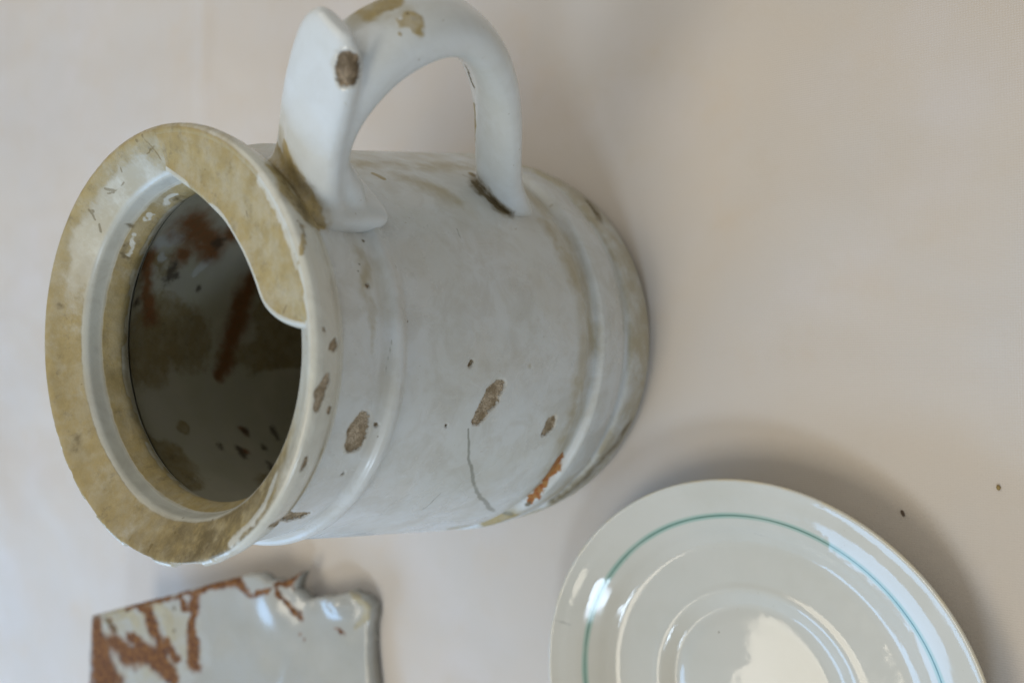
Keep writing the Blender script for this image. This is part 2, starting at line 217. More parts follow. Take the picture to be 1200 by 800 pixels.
# ------------------------------------------------------------------ node helpers
class NT:
    def __init__(self, name):
        self.m = bpy.data.materials.new(name); self.m.use_nodes = True
        self.t = self.m.node_tree; self.n = self.t.nodes
        self.b = self.n['Principled BSDF']; self.out = self.n['Material Output']
        self.tc = self.n.new('ShaderNodeTexCoord')
    def put(self, sock, v):
        if isinstance(v, bpy.types.NodeSocket): self.t.links.new(v, sock)
        elif isinstance(v, (tuple, list)) and len(v) == 3 and sock.type == 'RGBA': sock.default_value = (*v, 1)
        else: sock.default_value = v
    def noise(self, scale, detail=4, rough=0.55, vec=None, dist=0.0):
        n = self.n.new('ShaderNodeTexNoise')
        self.put(n.inputs['Vector'], vec or self.tc.outputs['Object'])
        n.inputs['Scale'].default_value = scale; n.inputs['Detail'].default_value = detail
        n.inputs['Roughness'].default_value = rough; n.inputs['Distortion'].default_value = dist
        return n.outputs['Fac']
    def voro(self, scale, feature='F1', out='Distance'):
        n = self.n.new('ShaderNodeTexVoronoi'); n.feature = feature
        self.put(n.inputs['Vector'], self.tc.outputs['Object']); n.inputs['Scale'].default_value = scale
        return n.outputs[out]
    def math(self, op, a, b=0.0, c=0.0):
        n = self.n.new('ShaderNodeMath'); n.operation = op
        self.put(n.inputs[0], a); self.put(n.inputs[1], b); self.put(n.inputs[2], c)
        return n.outputs[0]
    def ss(self, lo, hi, x):
        n = self.n.new('ShaderNodeMapRange'); n.interpolation_type = 'SMOOTHSTEP'
        self.put(n.inputs['Value'], x); n.inputs['From Min'].default_value = lo; n.inputs['From Max'].default_value = hi
        return n.outputs[0]
    def attr(self, name):
        n = self.n.new('ShaderNodeAttribute'); n.attribute_name = name
        return n.outputs['Fac']
    def mix(self, f, a, b):
        n = self.n.new('ShaderNodeMix'); n.data_type = 'RGBA'
        self.put(n.inputs[0], f); self.put(n.inputs[6], a); self.put(n.inputs[7], b)
        return n.outputs[2]
    def mixf(self, f, a, b):
        n = self.n.new('ShaderNodeMix'); n.data_type = 'FLOAT'
        self.put(n.inputs[0], f); self.put(n.inputs[2], a); self.put(n.inputs[3], b)
        return n.outputs[0]
    def bump(self, h, dist, strength=1.0, normal=None):
        n = self.n.new('ShaderNodeBump')
        self.put(n.inputs['Height'], h); n.inputs['Distance'].default_value = dist; n.inputs['Strength'].default_value = strength
        if normal: self.put(n.inputs['Normal'], normal)
        return n.outputs[0]
    def edge(self, name, amp, scale, lo=0.0, hi=0.12):
        """mask of a stain class with a ragged edge"""
        x = self.math('ADD', self.attr(name), self.math('MULTIPLY', self.math('SUBTRACT', self.noise(scale, 5, 0.65), 0.5), amp))
        return self.ss(lo, hi, x)

def glaze(name, white, rough, dusty, ochre_col=(0.31, 0.245, 0.105), rusts=((0.30, 0.10, 0.025), (0.36, 0.19, 0.06)), palec=None, soft=0.25, darkc=(0.13, 0.105, 0.055), darko=0.85, filmc=(0.37, 0.33, 0.215), chipc=((0.15, 0.115, 0.07), (0.52, 0.44, 0.33), (0.28, 0.22, 0.14))):
    k = NT(name)
    big = k.noise(38, 5, 0.6)
    mid = k.noise(130, 6, 0.65)
    fine = k.noise(900, 4, 0.6)
    col = k.mix(k.ss(0.35, 0.75, big), white, tuple(c * f for c, f in zip(white, (0.93, 0.92, 0.88))))
    haze = k.math('MULTIPLY', k.ss(0.40, 0.75, k.noise(48, 5, 0.55)), dusty)
    col = k.mix(haze, col, (0.52, 0.49, 0.41))
    film = k.math('MULTIPLY', k.ss(0.0, 1.0, k.attr('film')), k.ss(0.22, 0.62, k.noise(95, 6, 0.7)))
    col = k.mix(k.math('MULTIPLY', film, 0.85), col, filmc)
    veil = k.math('MULTIPLY', k.ss(0.42, 0.66, k.noise(85, 6, 0.7, dist=0.6)), dusty)
    col = k.mix(veil, col, (0.40, 0.395, 0.35))
    och = k.edge('ochre', 0.9, 210, 0.0, 0.42)
    och_c = k.mix(k.ss(0.3, 0.7, k.noise(170, 6, 0.7)), ochre_col, tuple(c * 1.25 for c in ochre_col))
    och_c = k.mix(k.math('MULTIPLY', k.ss(0.52, 0.72, k.noise(260, 6, 0.75)), 0.8), och_c, tuple(c * 0.58 for c in ochre_col))
    col = k.mix(k.math('MULTIPLY', och, k.math('ADD', 0.62, k.math('MULTIPLY', k.ss(0.35, 0.62, k.noise(140, 6, 0.7)), 0.34))), col, och_c)
    soil_shade = k.math('MULTIPLY', k.ss(0.0, 0.9, k.attr('soil_shade')), k.ss(0.25, 0.65, k.noise(180, 6, 0.7)))
    col = k.mix(soil_shade, col, (0.13, 0.10, 0.042))
    cln = k.edge('pale', 1.3, 420, 0.0, 0.5)
    col = k.mix(k.math('MULTIPLY', cln, 0.85), col, palec or tuple(c * 0.97 for c in white))
    rust = k.edge('rust', 0.9, 420 if soft < 0.5 else 120, 0.0, soft)
    col = k.mix(rust, col, k.mix(k.ss(0.35, 0.65, k.noise(500, 4)), rusts[0], rusts[1]))
    chipf = k.math('ADD', k.attr('chip'), k.math('MULTIPLY', k.math('SUBTRACT', k.noise(900, 5, 0.7), 0.5), 0.55))
    chip = k.ss(0.02, 0.12, chipf)
    lip = k.math('MULTIPLY', k.ss(-0.30, -0.02, chipf), k.math('SUBTRACT', 1.0, chip))
    col = k.mix(k.math('MULTIPLY', lip, 0.45), col, (0.52, 0.50, 0.43))
    grain = k.voro(3000)
    chip_c = k.mix(k.ss(0.15, 0.55, grain), chipc[0], chipc[1])
    chip_c = k.mix(k.ss(0.4, 0.65, k.noise(330, 4)), chip_c, chipc[2])
    col = k.mix(chip, col, chip_c)
    dark = k.edge('dark', 1.6, 500, 0.0, max(0.5, soft))
    col = k.mix(k.math('MULTIPLY', dark, darko), col, darkc)
    crk = k.edge('crack', 0.5, 500, 0.1, 0.7)
    col = k.mix(k.math('MULTIPLY', crk, 0.62), col, (0.13, 0.14, 0.11))
    spk = k.math('MULTIPLY', k.ss(0.735, 0.77, k.noise(430, 2, 0.5)), k.ss(0.45, 0.6, big))
    col = k.mix(k.math('MULTIPLY', spk, 0.55), col, (0.24, 0.20, 0.11))
    k.put(k.b.inputs['Base Color'], col)
    r = k.mixf(haze, rough, 0.5)
    r = k.mixf(k.ss(0.0, 0.5, k.attr('film')), r, 0.42); r = k.mixf(och, r, 0.52); r = k.mixf(k.math('MAXIMUM', chip, k.math('MAXIMUM', dark, rust)), r, 0.85)
    r = k.mixf(cln, r, 0.12)
    k.put(k.b.inputs['Roughness'], r)
    k.b.inputs['IOR'].default_value = 1.5
    h = k.math('MULTIPLY', mid, 0.25)
    h = k.math('ADD', h, k.math('MULTIPLY', och, k.math('MULTIPLY', k.noise(700, 5, 0.7), 0.35)))
    h = k.math('SUBTRACT', h, k.math('MULTIPLY', chip, 1.0))
    h = k.math('ADD', h, k.math('MULTIPLY', chip, k.math('MULTIPLY', k.ss(0.1, 0.6, grain), 0.6)))
    k.put(k.b.inputs['Normal'], k.bump(h, 0.0005, 0.8))
    k.b.inputs['Subsurface Weight'].default_value = 0.0
    return k.m

WHITE = (0.61, 0.66, 0.695)
M_body = glaze('dusty_porcelain', WHITE, 0.24, 0.34)
M_handle = glaze('handle_porcelain', (0.66, 0.715, 0.755), 0.13, 0.12, chipc=((0.06, 0.043, 0.025), (0.32, 0.25, 0.17), (0.13, 0.095, 0.055)))
M_rim = glaze('rim_porcelain', (0.62, 0.645, 0.61), 0.20, 0.35, darkc=(0.15, 0.115, 0.055), darko=0.55)
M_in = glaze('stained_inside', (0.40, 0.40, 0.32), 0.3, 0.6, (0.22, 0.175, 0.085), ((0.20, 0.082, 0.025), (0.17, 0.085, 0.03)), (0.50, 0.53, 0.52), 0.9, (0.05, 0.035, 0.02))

# ------------------------------------------------------------------ tablecloth
def cloth():
    n = 640
    u = np.linspace(-1, 1, n); u = np.sign(u) * np.abs(u) ** 1.8
    X, Y = np.meshgrid(u * 1.6 + 0.02, u * 1.6 + 0.2, indexing='ij')
    p = np.stack([X.ravel(), Y.ravel(), np.zeros(n * n)], 1)
    z = (fbm(p * [7, 5, 1], 3, 3) - 0.5) * 0.016 + (fbm(p * [22, 15, 1], 9, 3) - 0.5) * 0.0046 + (fbm(p * [70, 50, 1], 19, 2) - 0.5) * 0.0006
    # a soft fold that runs from the handle towards the right edge of the cloth
    def fold(x0, y0, x1, y1, w, h):
        d = np.array([x1 - x0, y1 - y0]); L = np.hypot(*d); d = d / L
        q = p[:, :2] - [x0, y0]; t = q @ d; s = q @ np.array([-d[1], d[0]])
        return h * np.exp(-(s / w) ** 2) * sstep(-0.1, 0.05, t) * (1 - sstep(L - .05, L + .1, t))
    z += fold(0.12, -0.055, 0.5, -0.06, 0.012, 0.0030)
    z += fold(0.125, 0.190, 0.5, 0.196, 0.007, 0.0016)
    z += fold(-0.12, 0.42, 0.06, 0.55, 0.03, 0.006)
    # pressed flat where the pottery stands
    for cx, cy, r in ((0, 0, 0.085), (-0.123, -0.111, 0.06)):
        d = np.hypot(p[:, 0] - cx, p[:, 1] - cy)
        z *= sstep(r, r + 0.06, d)
    p[:, 2] = z - 0.0003
    i = np.arange(n - 1)[:, None] * n; j = np.arange(n - 1)[None]
    f = np.stack([i + j, i + n + j, i + n + j + 1, i + j + 1], 2).reshape(-1, 4)
    k = NT('cream_cotton')
    c = k.mix(k.ss(0.3, 0.7, k.noise(9, 4, 0.6)), (0.625, 0.565, 0.50), (0.60, 0.565, 0.53))
    c = k.mix(k.math('MULTIPLY', k.ss(0.55, 0.75, k.noise(26, 5, 0.6)), 0.7), c, (0.62, 0.545, 0.465))
    c = k.mix(k.math('MULTIPLY', k.ss(0.48, 0.7, k.noise(15, 5, 0.6)), 0.5), c, (0.64, 0.60, 0.585))
    c = k.mix(k.math('MULTIPLY', k.ss(0.5, 0.8, k.noise(55, 5, 0.6)), 0.35), c, (0.585, 0.52, 0.44))
    k.put(k.b.inputs['Base Color'], c)
    k.b.inputs['Roughness'].default_value = 0.9
    k.b.inputs['Sheen Weight'].default_value = 0.15
    w1 = k.n.new('ShaderNodeTexWave'); w1.bands_direction = 'X'; w1.inputs['Scale'].default_value = 420; w1.inputs['Distortion'].default_value = 1.5
    w2 = k.n.new('ShaderNodeTexWave'); w2.bands_direction = 'Y'; w2.inputs['Scale'].default_value = 420; w2.inputs['Distortion'].default_value = 1.5
    for w in (w1, w2): k.put(w.inputs['Vector'], k.tc.outputs['Object'])
    hh = k.math('ADD', k.math('ADD', w1.outputs['Fac'], w2.outputs['Fac']), k.math('MULTIPLY', k.noise(300, 4), 1.5))
    k.put(k.b.inputs['Normal'], k.bump(hh, 0.00010, 0.40))
    o = link('tablecloth', make_mesh('tablecloth', p, f), k.m)
    o['kind'] = 'structure'
    o['label'] = 'cream cotton cloth with soft creases lying under all the pottery'
cloth()

# ------------------------------------------------------------------ the jug
jug = bpy.data.objects.new('jug', None)
COL.objects.link(jug)
jug['label'] = 'stained white porcelain jug with an ear-shaped handle standing on the cream cloth'
jug['category'] = 'jug'
ROOT_Z = 0.0

def build_body():
    prof = [(0.0, 0.0030), (0.058, 0.0030), (0.0625, 0.0024), (0.0640, 0.0006), (0.0672, 0.0000), (0.0698, 0.0006), (0.0708, 0.0030),
            (0.0718, 0.0060), (0.0723, 0.0120), (0.0724, 0.0185), (0.0720, 0.0200), (0.0708, 0.0208), (0.0703, 0.0218), (0.0705, 0.0232), (0.0716, 0.0250), (0.0722, 0.0300), (0.0722, 0.0370),
            (0.0718, 0.0398), (0.0708, 0.0404), (0.0690, 0.0412), (0.0688, 0.0428), (0.0693, 0.0460), (0.0702, 0.0490), (0.0698, 0.0530), (0.0664, 0.0760),
            (0.0626, 0.1030), (0.0596, 0.1240), (0.0592, 0.1262), (0.0598, 0.1276), (0.0602, 0.1290), (0.0598, 0.1304), (0.0582, 0.1314), (0.0574, 0.1330),
            (0.0573, 0.1400), (0.0572, 0.1470), (0.0568, 0.1510)]
    q = smooth_profile(prof, 0.00045, 0.0004)
    v, f = lathe(q, 840)
    n = fbm(v * 30, 5, 3) - 0.5
    rad = np.hypot(v[:, 0], v[:, 1])
    s = 1 + (n * 0.0006 + (fbm(v * 120, 8, 3) - 0.5) * 0.0002) / np.maximum(rad, 0.02)
    m = v[:, 2] > 0.004
    v[m, 0] *= s[m]; v[m, 1] *= s[m]
    me = make_mesh('body', v, f)
    o = link('body', me, M_body, jug)
    v = verts_of(me); z = v[:, 2]
    az = np.degrees(np.arctan2(v[:, 1], v[:, 0]))
    patchy = fbm(v * 45, 21, 4)
    band = lambda z0, z1, e: sstep(z0 - e, z0 + e, z) * (1 - sstep(z1 - e, z1 + e, z))
    side = np.exp(-((az + 5) / 38.0) ** 2)
    film = 1.6 * band(0.0010, 0.0205, 0.0012) * sstep(0.2, 0.6, patchy + 0.12)
    film = np.maximum(film, 0.75 * band(0.0410, 0.0535, 0.003) * sstep(0.25, 0.65, patchy + 0.15))
    film = np.maximum(film, 0.40 * band(0.1300, 0.1350, 0.002) * sstep(0.35, 0.6, patchy))
    film = np.maximum(film, 0.55 * side * sstep(0.3, 0.65, patchy + 0.12))
    film = np.maximum(film, 0.28 * sstep(0.5, 0.75, fbm(v * 22, 33, 4)))
    och = -1 + 1.2 * band(0.001, 0.0200, 0.001) * sstep(0.38, 0.62, fbm(v * 32, 25, 4)) 
    paint(me, 'body', {'ochre': och, 'film': film}, 0.0009)
    return o

def build_lining():
    prof = [(0.0, 0.0075), (0.050, 0.0075), (0.0575, 0.0090), (0.0625, 0.0140), (0.0650, 0.0250), (0.0650, 0.0500), (0.0605, 0.0850), (0.0555, 0.1200),
            (0.0530, 0.1340), (0.0510, 0.1376), (0.0468, 0.1394)]
    q = smooth_profile(prof, 0.0010, 0.0012)[::-1]
    v, f = lathe(q, 420)
    me = make_mesh('lining', v, f)
    o = link('lining', me, M_in, jug)
    v = verts_of(me)
    n1 = fbm(v * [30, 30, 14], 40, 4)
    paint(me, 'lining', {'ochre': -0.9 + 1.6 * sstep(0.4, 0.7, n1)})
    return o

def build_rim():
    prof = [(0.0562, 0.1470), (0.0574, 0.1484), (0.0588, 0.1512), (0.0600, 0.1550), (0.0606, 0.1580), (0.0602, 0.1597), (0.0588, 0.1605), (0.0572, 0.1598),
            (0.0545, 0.1578), (0.0502, 0.1549), (0.0488, 0.1540), (0.0480, 0.1528), (0.0477, 0.1510), (0.0474, 0.1494), (0.0468, 0.1480), (0.0460, 0.1464),
            (0.0454, 0.1450), (0.0450, 0.1436), (0.0451, 0.1424), (0.0460, 0.1404), (0.0505, 0.1385)]
    q = smooth_profile(prof, 0.00030, 0.00045)
    v, f = lathe(q, 1000)
    me = make_mesh('rim', v, f)
    v = verts_of(me)
    r = np.hypot(v[:, 0], v[:, 1]); az = np.degrees(np.arctan2(v[:, 1], v[:, 0])); z = v[:, 2]
    # the worn outer edge is nibbled away round the far left, the inner ledge is ragged at the back
    nib = sstep(0.47, 0.62, fbm(v * [170, 170, 60], 61, 4)) * sstep(100, 130, az) * sstep(0.0585, 0.0602, r) * sstep(0.152, 0.157, z)
    nib += sstep(0.47, 0.62, fbm(v * [170, 170, 60], 61, 4)) * 0.55 * (1 - sstep(-172, -150, az)) * (az < 0) * sstep(0.0585, 0.0602, r) * sstep(0.152, 0.157, z)
    led = (fbm(v * [120, 120, 10], 71, 3) - 0.5) * sstep(0.0468, 0.0455, r) * sstep(20, 60, az) * (1 - sstep(140, 180, az))
    k = 1 - (nib * 0.0019 + led * 0.0016) / r
    v[:, 0] *= k; v[:, 1] *= k; v[:, 2] -= nib * 0.0012
    me.vertices.foreach_set('co', v.astype(np.float32).ravel()); me.update()
    o = link('rim', me, M_rim, jug)
    n = fbm(v * 60, 77, 4)
    flange = sstep(0.0478, 0.0496, r) * (1 - sstep(0.0588, 0.0598, r)) * (z > 0.15)
    ledge = (1 - sstep(0.0468, 0.0476, r)) * sstep(0.1402, 0.1416, z)
    near = np.exp(-((az + 90) / 32) ** 2)
    whitish = np.exp(-((az - 42) / 34) ** 2) * (1 - sstep(0.0520, 0.0575, r + 0.004 * (fbm(v * 90, 78, 3) - 0.5))) * 0.6
    film = np.maximum(flange * 0.75, ledge * 1.0) * (1 - 0.6 * near)
    och = -1 + flange * (1.55 + 1.0 * (n - 0.5) - 1.1 * near - 1.5 * whitish)
    worn = sstep(0.1440, 0.1425, z) * sstep(0.42, 0.55, fbm(v * 130, 79, 3)) * np.exp(-((az - 95) / 60) ** 2)
    och = np.maximum(och, -1 + ledge * (1.55 + 1.0 * (n - 0.5) - 1.6 * worn))
    och = np.maximum(och, -1 + 0.95 * sstep(0.0572, 0.0590, r) * (z > 0.152) * (1 - 0.6 * near) * (n + 0.6) + 0.25 * np.exp(-((az - 25) / 60) ** 2) * sstep(0.0572, 0.0590, r) * (z > 0.155))
    och = np.maximum(och, -1 + 1.5 * np.clip(nib, 0, 1) * (z > 0.1545))
    low = np.exp(-((np.mod(az + 360, 360) - 205) / 45) ** 2)
    soil_shade = flange * (0.75 * low + 0.18 * sstep(0.5, 0.75, fbm(v * 90, 83, 4))) + 0.30 * ledge * sstep(0.4, 0.65, fbm(v * 110, 84, 4))  # dirt, with shade painted into the colour on the flange's left side
    paint(me, 'rim', {'ochre': och, 'film': film, 'soil_shade': soil_shade}, 0.0005)
    return o

def build_hood():
    """flat plate that closes the mouth on the handle side; its free edge is scalloped"""
    edge = [(0.0475, 0.0004), (0.0468, -0.0008), (0.0453, -0.0034), (0.0396, -0.0136), (0.0319, -0.0240), (0.0237, -0.0306), (0.0158, -0.0353),
            (0.0104, -0.0375), (0.0077, -0.0400), (0.0051, -0.0446), (0.0036, -0.0500), (0.0030, -0.0560)]
    e = np.array(edge)
    d = np.hypot(*np.diff(e, axis=0).T); s = np.concatenate([[0], np.cumsum(d)])
    t = np.linspace(0, s[-1], 2000)
    q = np.stack([np.interp(t, s, e[:, 0]), np.interp(t, s, e[:, 1])], 1)
    kk = 60; g = np.exp(-0.5 * (np.arange(-150, 151) / kk) ** 2); g /= g.sum()
    for a in (0, 1):
        pad = np.concatenate([2 * q[0, a] - q[1:151, a][::-1], q[:, a], 2 * q[-1, a] - q[-151:-1, a][::-1]])
        q[:, a] = np.convolve(pad, g, 'valid')
    n = 420
    q = q[np.linspace(0, 1999, n).round().astype(int)]
    # outer boundary on the rim
    a0, a1 = math.radians(0.6), math.radians(-87.5)
    az = np.linspace(a0, a1, n)
    ro = 0.0580
    outer = np.stack([ro * np.cos(az), ro * np.sin(az)], 1)
    # cross-section: t from 0 (outer) to 1 (edge) along the top, round over, back along the bottom
    rows = []
    ztop_o, ztop_i, th = 0.1600, 0.1580, 0.0052
    for u in np.linspace(0, 1, 40):
        rows.append((u, ztop_o + (ztop_i - ztop_o) * sstep(0, 0.9, u), 0))
    for ang in np.linspace(0, math.pi, 13)[1:]:
        rows.append((1, ztop_i - th / 2 + th / 2 * math.cos(ang), th / 2 * math.sin(ang) * 0.75))
    for u in np.linspace(1, 0.1, 10)[1:]:
        rows.append((u, ztop_i - th, 0))
    m = len(rows)
    tang = np.gradient(q, axis=0); tang /= np.linalg.norm(tang, axis=1)[:, None]
    nrm = np.stack([tang[:, 1], -tang[:, 0]], 1)
    c = np.array([0.0, 0.0]); flip = np.sign(((q - outer) * nrm).sum(1)); nrm *= flip[:, None]
    V = []
    for (u, z, push) in rows:
        p = outer * (1 - u) + (q - nrm * th * 0.375) * u + nrm * push
        V.append(np.concatenate([p, np.full((n, 1), z)], 1))
    V = np.concatenate(V)
    i = np.arange(m - 1)[:, None] * n; j = np.arange(n - 1)[None]
    f = np.stack([i + j, i + j + 1, i + n + j + 1, i + n + j], 2).reshape(-1, 4)
    faces = [tuple(int(x) for x in ff) for ff in f]
    faces.append(tuple(int(k * n) for k in range(m)))
    faces.append(tuple(int(k * n + n - 1) for k in reversed(range(m))))
    me = make_mesh('hood', V, faces)
    bm = bmesh.new(); bm.from_mesh(me); bmesh.ops.recalc_face_normals(bm, faces=bm.faces); bm.to_mesh(me); bm.free()
    o = link('hood', me, M_rim, jug)
    v = verts_of(me)
    nn = fbm(v * 60, 91, 4)
    uu = np.concatenate([np.full(n, r[0]) for r in rows]); push = np.concatenate([np.full(n, r[2]) for r in rows])
    wear = sstep(0.0002, 0.0008, push) + (uu > 0.985) * 0.5
    och = 0.75 + 0.9 * (nn - 0.5) - 1.9 * wear * sstep(0.25, 0.6, fbm(v * 70, 93, 3) + 0.1) - 0.9 * (1 - sstep(0.0, 0.16, uu + 0.16 * (fbm(v * 120, 95, 4) - 0.5))) * sstep(-35, -60, np.degrees(np.arctan2(v[:, 1], v[:, 0])))
    paint(me, 'hood', {'ochre': och, 'film': 0.5 + 0 * uu})
    return o

ER = np.array([math.sqrt(.5), -math.sqrt(.5), 0.0]); ET = np.array([-math.sqrt(.5), -math.sqrt(.5), 0.0])
def sweep(path, ns=120, nc=40, side=0.0):
    """path rows: rho, z, half width (sideways), half thickness, squareness -> closed tube in the handle's own plane"""
    P = np.array(path, float)
    d = np.hypot(*np.diff(P[:, :2], axis=0).T); s = np.concatenate([[0], np.cumsum(d)])
    t = np.linspace(0, s[-1], ns)
    Q = np.stack([np.interp(t, s, P[:, k]) for k in range(P.shape[1])], 1)
    k = 5; g = np.exp(-0.5 * (np.arange(-12, 13) / k) ** 2); g /= g.sum()
    for a in range(Q.shape[1]):
        pad = np.concatenate([2 * Q[0, a] - Q[1:13, a][::-1], Q[:, a], 2 * Q[-1, a] - Q[-13:-1, a][::-1]])
        Q[:, a] = np.convolve(pad, g, 'valid')
    T = np.gradient(Q[:, :2], axis=0); T /= np.linalg.norm(T, axis=1)[:, None]
    N = np.stack([-T[:, 1], T[:, 0]], 1)
    V = []
    for i in range(ns):
        w, h = Q[i, 2], Q[i, 3]; e = 2.0 / Q[i, 4]
        for a in np.linspace(0, 2 * math.pi, nc, endpoint=False):
            ca, sa = math.cos(a), math.sin(a)
            x = w * math.copysign(abs(ca) ** e, ca); y = h * math.copysign(abs(sa) ** e, sa)
            rho, z = Q[i, 0] + N[i, 0] * y, Q[i, 1] + N[i, 1] * y
            V.append(ER * rho + ET * (x + side) + np.array([0, 0, z]))
    f = [(i * nc + j, i * nc + (j + 1) % nc, (i + 1) * nc + (j + 1) % nc, (i + 1) * nc + j) for i in range(ns - 1) for j in range(nc)]
    f.append(tuple(range(nc))); f.append(tuple((ns - 1) * nc + j for j in reversed(range(nc))))
    return V, f

def build_handle():
    parts = []
    # upper limb with its thumb spur
    parts.append(sweep([(0.0500, 0.1385, .0150, .0085, 3.2), (0.0570, 0.1425, .0142, .0062, 3.2), (0.0620, 0.1455, .0132, .0042, 3.2), (0.0680, 0.1490, .0128, .0034, 3.4),
                        (0.0765, 0.1535, .0126, .0032, 3.4), (0.0850, 0.1566, .0126, .0032, 3.4), (0.0915, 0.1588, .0122, .0032, 3.2), (0.0960, 0.1602, .0115, .0031, 3.0),
                        (0.0990, 0.1612, .0104, .0030, 2.8), (0.1008, 0.1619, .0088, .0027, 2.4), (0.1018, 0.1623, .0066, .0022, 2.2)], side=-0.0012))
    # loop: flush with the upper limb, out, round and down to the belly
    parts.append(sweep([(0.0540, 0.1400, .0120, .0085, 3.0), (0.0630, 0.1440, .0106, .0066, 3.0), (0.0705, 0.1492, .0104, .0056, 3.0), (0.0770, 0.1520, .0104, .0056, 3.0),
                        (0.0830, 0.1530, .0104, .0060, 3.0), (0.0890, 0.1528, .0104, .0064, 3.0), (0.0955, 0.1512, .0104, .0066, 2.9), (0.1010, 0.1482, .0103, .0064, 2.8),
                        (0.1060, 0.1435, .0102, .0063, 2.7), (0.1103, 0.1378, .0101, .0062, 2.6), (0.1126, 0.1305, .0100, .0062, 2.6), (0.1113, 0.1215, .0099, .0060, 2.5),
                        (0.1076, 0.1122, .0098, .0057, 2.5), (0.1022, 0.1032, .0097, .0052, 2.5), (0.0944, 0.0933, .0097, .0048, 2.5), (0.0850, 0.0840, .0098, .0046, 2.5),
                        (0.0765, 0.0755, .0100, .0047, 2.6), (0.0705, 0.0680, .0104, .0054, 2.8), (0.0655, 0.0610, .0108, .0072, 3.0), (0.0600, 0.0560, .0110, .0090, 3.0), (0.0550, 0.0530, .0110, .0090, 3.0)], 220))
    # splayed root of the upper limb, lying on the wall
    parts.append(sweep([(0.0548, 0.1500, .0120, .0035, 3.4), (0.0560, 0.1450, .0146, .0042, 3.6), (0.0572, 0.1380, .0150, .0044, 3.6), (0.0582, 0.1320, .0150, .0042, 3.6), (0.0590, 0.1265, .0146, .0036, 3.4), (0.0595, 0.1235, .0125, .0026, 3.0)], 80))
    parts.append(sweep([(0.0560, 0.1340, .0120, .0060, 3.0), (0.0625, 0.1370, .0112, .0052, 3.0), (0.0660, 0.1425, .0105, .0050, 3.0), (0.0700, 0.1465, .0100, .0040, 3.0)], 60))
    bm = bmesh.new()
    for V, F in parts:
        vs = [bm.verts.new(p) for p in V]
        for ff in F: bm.faces.new([vs[k] for k in ff])
    bmesh.ops.recalc_face_normals(bm, faces=bm.faces)
    me0 = bpy.data.meshes.new('handle_raw'); bm.to_mesh(me0); bm.free()
    tmp = bpy.data.objects.new('handle_raw', me0); COL.objects.link(tmp)
    rm = tmp.modifiers.new('r', 'REMESH'); rm.mode = 'VOXEL'; rm.voxel_size = 0.00065
    sm = tmp.modifiers.new('s', 'SMOOTH'); sm.factor = 0.5; sm.iterations = 24
    dg = bpy.context.evaluated_depsgraph_get()
    me = bpy.data.meshes.new_from_object(tmp.evaluated_get(dg))
    bpy.data.objects.remove(tmp); bpy.data.meshes.remove(me0)
    me.name = 'handle'
    me.polygons.foreach_set('use_smooth', np.full(len(me.polygons), True))
    o = link('handle', me, M_handle, jug)
    v = verts_of(me)
    rho = v @ ER
    n = fbm(v * 50, 101, 4)
    och = -1 + 0 * rho
    paint(me, 'handle', {'ochre': och}, 0.0006)
    return o

build_body(); build_lining(); build_rim(); build_hood(); build_handle()

